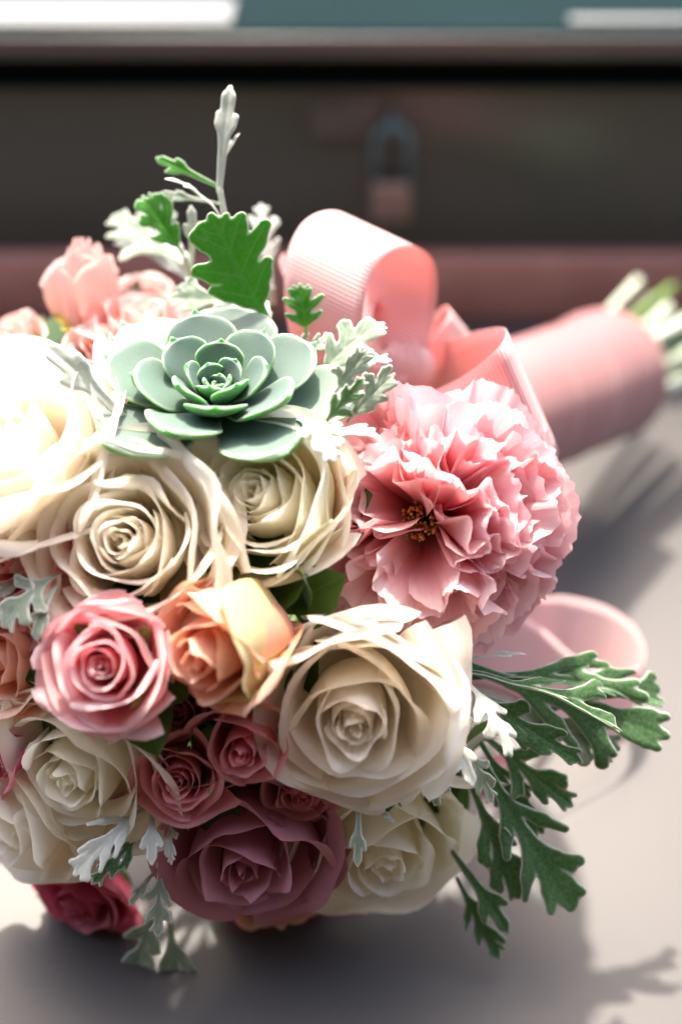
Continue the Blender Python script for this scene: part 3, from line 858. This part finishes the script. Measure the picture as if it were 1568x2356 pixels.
FELT = dict(top='miller_under', under='miller_grey')
GREY = dict(top='miller_grey', under='miller_under')
def greenery():
    sprig('tall white felted sprig rising highest against the dark trunk', P(530, 640, .63), [
        lf((505, 440, .618), (530, 205, .612), (-.1, .1, 1), kind='spoon', seed=3, width=.85, fold=.2, bend=.3, **FELT),
        lf((520, 520, .62), (385, 415, .61), (.1, .9, .5), kind='spoon', seed=4, bend=.9, width=.8, **FELT),
        lf((500, 430, .619), (362, 365, .625), (.3, -.2, 1), kind='spoon', seed=5, bend=.5, width=.8, top='miller_bright'),
        lf((505, 470, .621), (372, 445, .63), (.2, -.2, 1), kind='spoon', seed=6, bend=.4, width=.55, **GREY),
        lf((505, 400, .618), (550, 310, .615), (-.6, .1, .7), kind='spoon', seed=7, bend=.4, width=.5, **FELT),
    ], stem=[P(560, 720, .64), P(528, 560, .625), P(505, 430, .618)])
    sprig('broad green oak shaped leaf with white rim standing behind the succulent', P(610, 700, .615), [
        lf((620, 745, .606), (486, 498, .594), (.15, -.05, 1), kind='oak', seed=11, bend=-.3, width=1.25, fold=.15, top='miller_bright'),
        lf((620, 720, .625), (390, 690, .63), (0, .4, .8), kind='lobed', seed=12, bend=.6, width=.9, **GREY),
    ])
    sprig('leaves with green centres and white rims left of the oak shaped leaf', P(440, 640, .64), [
        lf((425, 590, .632), (330, 455, .628), (.25, -.1, 1), kind='oak', seed=13, bend=.3, width=.8, top='miller_bright'),
        lf((440, 620, .64), (440, 478, .628), (.3, .2, .9), kind='spoon', seed=14, bend=.5, width=.9, **FELT),
        lf((430, 620, .66), (265, 500, .685), (.1, .2, .9), kind='lobed', seed=15, bend=.3, **GREY),
        lf((430, 640, .66), (270, 560, .69), (0, .7, .6), kind='spoon', seed=16, bend=.6, **FELT),
        lf((450, 640, .655), (380, 560, .66), (.1, .7, .6), kind='lobed', seed=17, bend=.7, **FELT),
    ])
    sprig('small blurred white leaf tip left of the big ribbon loop', P(625, 700, .68), [
        lf((625, 660, .675), (600, 475, .68), (.1, .2, 1), kind='lobed', seed=18, bend=.3, width=.7, **FELT),
    ])
    sprig('small green leaf upright between the succulent and the white ribbon loop', P(700, 780, .62), [
        lf((705, 770, .612), (690, 655, .607), (.05, 0, 1), kind='oak', seed=19, bend=.4, width=1.25, top='miller_bright'),
    ])
    sprig('grey felted leaves with curled rims between succulent and peony', P(790, 900, .60), [
        lf((730, 875, .596), (880, 745, .592), (-.2, .5, .8), kind='oak', seed=21, bend=.8, width=.95, wav=.06, **GREY),
        lf((720, 880, .594), (895, 830, .583), (0, .8, .6), kind='lobed', seed=22, bend=.7, width=.9, wav=.06, **GREY),
        lf((800, 970, .575), (905, 862, .568), (.1, .3, .9), kind='oak', seed=23, bend=.5, width=.8, **GREY),
        lf((735, 985, .565), (835, 872, .560), (.3, .2, .9), kind='lobed', seed=24, bend=.5, width=.9),
        lf((700, 1015, .560), (868, 1003, .548), (0, .8, .5), kind='lobed', seed=25, bend=.9, width=.8, wav=.05, **FELT),
        lf((685, 965, .560), (768, 1058, .540), (.1, .5, .8), kind='lobed', seed=26, bend=.9, width=.9, **FELT),
        lf((770, 905, .572), (845, 805, .566), (.2, .3, .9), kind='oak', seed=28, bend=.7, width=.8, **GREY),
        lf((670, 850, .60), (760, 770, .60), (-.1, .2, 1), kind='lobed', seed=27, bend=.5, width=.8, **GREY),
    ])
    sprig('pale leaf between the left white rose and the succulent', P(320, 980, .59), [
        lf((305, 985, .566), (105, 795, .552), (-.2, .5, .8), kind='spoon', seed=31, bend=.5, width=1.0, **FELT),
        lf((300, 900, .60), (255, 770, .60), (-.3, .2, .9), kind='spoon', seed=32, bend=.4, width=.6, **FELT),
    ])
    sprig('grey felted leaf curling between coral rose and bright pink rose', P(130, 1440, .565), [
        lf((135, 1320, .553), (10, 1440, .543), (-.1, .4, .9), kind='lobed', seed=33, bend=1.0, width=1.3, **GREY),
        lf((130, 1350, .550), (85, 1470, .540), (-.3, .2, .9), kind='spoon', seed=34, bend=.8, width=1.3, **GREY),
        lf((110, 1320, .566), (-20, 1380, .56), (-.1, .6, .7), kind='spoon', seed=35, bend=.6, **FELT),
    ])
    sprig('long fern like green leaves with white rims reaching right over the table', P(1040, 1570, .60), [
        lf((1070, 1530, .592), (1525, 1690, .610), (.05, .15, 1), kind='fern', seed=41, bend=-.5, width=.75, fold=.1),
        lf((1070, 1545, .585), (1415, 1680, .588), (.1, .9, .45), kind='fern', seed=42, bend=.5, width=.55, fold=.5),
        lf((1075, 1580, .583), (1330, 1750, .590), (.1, .2, 1), kind='lobed', seed=43, bend=-.4, width=.6),
        lf((1060, 1520, .590), (1205, 1505, .590), (0, .8, .5), kind='spoon', seed=44, bend=.3, width=.5, **FELT),
        lf((1065, 1560, .574), (1175, 1735, .560), (.25, .6, .75), kind='lobed', seed=45, bend=.9, width=.85, fold=-.1, **FELT),
        lf((1020, 1660, .572), (1085, 1805, .558), (.2, .4, .85), kind='spoon', seed=46, bend=.8, width=1.1, **FELT),
        lf((1080, 1560, .60), (1520, 1610, .625), (0, .7, .7), kind='fern', seed=47, bend=.5, width=.5, fold=.4),
        lf((1100, 1600, .60), (1415, 1720, .612), (0, .1, 1), kind='lobed', seed=48, bend=-.4, width=.7, **GREY),
    ])
    sprig('dark green leaves hanging in shade at the right below the fern like leaves', P(1050, 1740, .605), [
        lf((1110, 1690, .603), (1310, 1850, .610), (.1, .1, 1), kind='lobed', seed=51, bend=-.4, width=.8),
        lf((1110, 1760, .600), (1310, 2085, .612), (.1, .1, 1), kind='fern', seed=52, bend=-.3, width=.95),
        lf((1080, 1800, .605), (1190, 2060, .615), (0, .1, 1), kind='lobed', seed=53, bend=.3, width=.7),
        lf((1050, 2020, .62), (1145, 2200, .63), (.1, .1, 1), kind='lobed', seed=54, bend=-.3, width=.7),
        lf((1040, 1960, .61), (1165, 2140, .62), (.1, .2, 1), kind='spoon', seed=55, bend=.3, width=.8),
        lf((1060, 1700, .59), (1130, 1840, .585), (.1, .2, 1), kind='lobed', seed=56, bend=.5, width=.8, **GREY),
        lf((1020, 1720, .585), (1000, 1850, .58), (.1, .2, 1), kind='lobed', seed=57, bend=.5, width=.9, **GREY),
        lf((980, 1740, .59), (880, 1870, .58), (0, .3, .9), kind='spoon', seed=58, bend=.5, width=.9),
        lf((1100, 1700, .61), (1230, 1920, .62), (0, .1, 1), kind='fern', seed=59, bend=.3, width=.7),
    ])
    sprig('white edged leaves hanging below the shaded ivory rose at lower left', P(360, 1860, .585), [
        lf((345, 1850, .578), (175, 2010, .560), (0, .5, .85), kind='fern', seed=61, bend=.9, width=.9, **FELT),
        lf((350, 1850, .580), (350, 1985, .560), (.1, .5, .85), kind='spoon', seed=62, bend=.8, width=.9, **FELT),
        lf((330, 1910, .585), (215, 2030, .570), (.1, .2, .9), kind='lobed', seed=63, bend=.5, width=.8),
        lf((395, 1880, .58), (395, 1985, .57), (-.1, .3, .9), kind='lobed', seed=64, bend=.5, width=.6, **FELT),
    ])
    sprig('grey leaves dangling in the shadow under the mauve rose', P(370, 1990, .60), [
        lf((370, 1985, .59), (365, 2150, .585), (0, .3, .9), kind='lobed', seed=65, bend=.5, width=.9, **GREY),
        lf((360, 2000, .60), (300, 2080, .595), (-.1, .3, .9), kind='spoon', seed=66, bend=.5, **GREY),
        lf((360, 2080, .625), (310, 2250, .64), (0, .2, .9), kind='lobed', seed=67, bend=.3, **GREY),
        lf((390, 2100, .63), (415, 2320, .64), (0, .2, .9), kind='lobed', seed=68, bend=.4, width=.8, **GREY),
    ])
    sprig('small pale leaf hanging between the mauve rose and the cream rose', P(820, 1850, .575), [
        lf((825, 1840, .572), (822, 1990, .565), (0, .3, .9), kind='spoon', seed=69, bend=.5, width=.8, **GREY),
        lf((850, 1850, .575), (905, 1890, .57), (0, .3, .9), kind='spoon', seed=70, bend=.5, width=.8, **FELT),
    ])
    # dark rose leaves filling the gaps
    for k, (b, tp, fc, lab) in enumerate((
        ((610, 1380, .562), (735, 1330, .552), (.1, .4, .9), 'dark green rose leaf between the white roses and the peony'),
        ((470, 1340, .560), (575, 1300, .560), (-.2, .4, .9), 'dark green rose leaf above the peach rose'),
        ((600, 1330, .585), (700, 1420, .580), (0, .1, 1), 'dark green rose leaf deep in the gap left of the peony'),
        ((760, 1330, .590), (690, 1270, .585), (0, .2, 1), 'dark green rose leaf close behind the green tinged cream rose'))):
        base, tip = P(*b), P(*tp)
        Vb, Fb, ed, ve = blade(np.linalg.norm(tip - base), .009, .5, .35, n=13, m=9, wav=.03)
        y = norm(tip - base); z = norm(D(*fc) - y * (D(*fc) @ y)); x = np.cross(y, z)
        tag(mesh_obj('rose_leaf', xform(Vb, np.stack([x, y, z], 1), base), Fb, M['rose_leaf'], None, {'edge': ed, 'vein': ve}), lab, 'leaf', 'loose rose leaves')
greenery()

# ------------------------------------------------------------------ ribbon bow and wrapped handle
def strip(path, wvec, n=60, m=9, mat='ribbon', name='loop', parent=None, loc=None, curve=0.0):
    """ribbon band: path of one edge (3-D points), wvec = vector (or start/end pair) to the other edge"""
    p = spline(path, n)
    w0, w1 = (wvec if isinstance(wvec, tuple) else (wvec, wvec))
    f = np.linspace(0, 1, n)[:, None]
    w = w0 * (1 - f) + w1 * f
    g = np.linspace(0, 1, m)
    V = p[:, None, :] + w[:, None, :] * g[None, :, None]
    T = np.gradient(p, axis=0); Nn = np.cross(T, w); Nn /= np.linalg.norm(Nn, axis=1)[:, None] + 1e-12
    V = V + Nn[:, None, :] * (curve * np.sin(math.pi * g))[None, :, None]
    s = np.concatenate([[0], np.cumsum(np.linalg.norm(np.diff(p + w * .5, axis=0), axis=1))])
    uv = np.stack([np.repeat(s, m), np.tile(g * .045, n)], 1)
    th = .00018
    A = (V + Nn[:, None, :] * th).reshape(-1, 3); B = (V - Nn[:, None, :] * th).reshape(-1, 3)
    k = n * m
    F = list(grid_faces(n, m)) + [tuple(i + k for i in q[::-1]) for q in grid_faces(n, m)]
    for i in range(n - 1):
        a = i * m; F.append((a, a + m, a + m + k, a + k))
        a = i * m + m - 1; F.append((a + m, a, a + k, a + m + k))
    VV = np.vstack([A, B])
    if loc is not None: VV = VV - loc
    return mesh_obj(name, VV, F, M[mat], parent, uv=np.vstack([uv, uv]))

def wv(px, py, d, dd, px0=784, py0=1178):
    """vector of (px,py) pixels at distance d plus dd in depth"""
    return d / FPX * (px * RIGHT - py * UP) + dd * FWD

def bow():
    loc = P(930, 850, .73)
    t = thing('ribbon_bow', loc, None, 'pink ribbed ribbon bow with loops tied behind the peony', 'ribbon bow')
    k = dict(parent=t, loc=loc)
    strip([P(q[0], q[1], q[2] - 0.058) for q in ((850, 900, .70), (834, 800, .69), (834, 720, .685), (848, 645, .685), (885, 588, .69), (940, 567, .705), (985, 588, .72), (1004, 640, .73), (998, 730, .737), (965, 830, .735), (930, 880, .73))], wv(-165, -88, .69, .012), **k)
    strip([P(q[0], q[1], q[2] - 0.03) for q in ((900, 850, .735), (985, 806, .725), (1080, 768, .705), (1140, 755, .678), (1164, 762, .650), (1150, 795, .636), (1100, 840, .643), (1040, 880, .660), (960, 915, .690))], wv(122, 250, .66, .016), **k)
    strip([P(q[0], q[1], q[2] - 0.05) for q in ((925, 840, .74), (970, 770, .745), (1012, 712, .75), (1030, 707, .745), (1030, 730, .735), (985, 790, .73), (925, 850, .735))], wv(60, 55, .74, .02), **k)
    strip([P(q[0], q[1], q[2] - 0.055) for q in ((900, 850, .74), (880, 790, .735), (858, 730, .735), (866, 695, .74), (900, 700, .75), (935, 770, .755), (950, 850, .755))], wv(-60, 20, .74, .035), **k)
    strip([P(q[0], q[1], q[2] - 0.05) for q in ((760, 820, .72), (690, 720, .725), (655, 640, .73), (645, 600, .735), (665, 590, .745), (720, 690, .75), (800, 820, .745))], wv(40, 60, .74, .03), **k)
    # long loop lying on the table at the right
    strip([P(q[0], q[1], q[2] - 0.035) for q in ((1090, 1180, .72), (1180, 1300, .745), (1240, 1368, .765), (1300, 1372, .79), (1390, 1395, .80), (1455, 1440, .795), (1480, 1500, .78), (1460, 1535, .765), (1400, 1542, .752), (1320, 1508, .74), (1240, 1440, .728), (1160, 1400, .715), (1050, 1380, .70))], wv(-35, 165, .76, -.002), n=90, **k)
    V, F = tube(spline([P(900, 860, .695), P(930, 850, .685), P(965, 850, .695)], 8) - loc, [.008, .012, .014, .015, .015, .014, .012, .008], 12)
    mesh_obj('knot', V, F, M['ribbon'], t, uv=np.stack([V[:, 0], V[:, 1]], 1))
bow()

def handle():
    a, b = P(1050, 1000, .765), P(1392, 862, .895)
    ax = norm(b - a); L = np.linalg.norm(b - a)
    R3 = frame(ax, 0, hint=(0, 0, 1))
    t = thing('bouquet_handle', a, R3, 'bouquet handle wrapped in pink satin ribbon with cut stems at its end', 'bouquet handle')
    n, m = 70, 40
    V = np.zeros((n, m, 3)); uv = np.zeros((n, m, 2))
    f = wob2(5, 1, 3)
    for i in range(n):
        s = i / (n - 1)
        for j in range(m):
            th = 2 * math.pi * j / m
            ph = (s * 4.0 + j / m) % 1.0                       # spiral overlap of the wrap
            r = .0360 + .0050 * s + .0011 * ph + .0014 * f(s * 5, math.cos(th) * 2)
            V[i, j] = (r * math.cos(th), r * math.sin(th), s * L); uv[i, j] = (s * L, r * th)
    # turn the far rim inwards
    ring = V[-1].copy(); V2 = np.stack([ring * [.96, .96, 1] + [0, 0, .001], ring * [.90, .90, 1] + [0, 0, -.002], ring * [.86, .86, 1] + [0, 0, -.02]])
    uv2 = np.repeat(uv[-1:], 3, 0)
    V = np.concatenate([V, V2]); uv = np.concatenate([uv, uv2])
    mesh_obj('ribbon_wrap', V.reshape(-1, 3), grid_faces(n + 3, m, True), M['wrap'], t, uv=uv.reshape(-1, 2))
    V, F = box((-.02, .0375, L * .50), (.012, .0395, L * .96), .0008)
    for k in range(17):
        r = .027 * math.sqrt((k + .5) / 17); th = k * 2.399
        x, y = r * math.cos(th), r * math.sin(th)
        sp = spline([(x * .7, y * .7, L - .05), (x, y, L), (x * 1.5 + U(-.005, .005), y * 1.5 + .012 + U(-.005, .005), L + U(.06, .11))], 8)
        V, F = tube(sp, U(.0030, .0045), 8)
        mesh_obj('stem_end', V, F, M['pale_stem' if k % 2 == 0 else 'stem'], t)
handle()
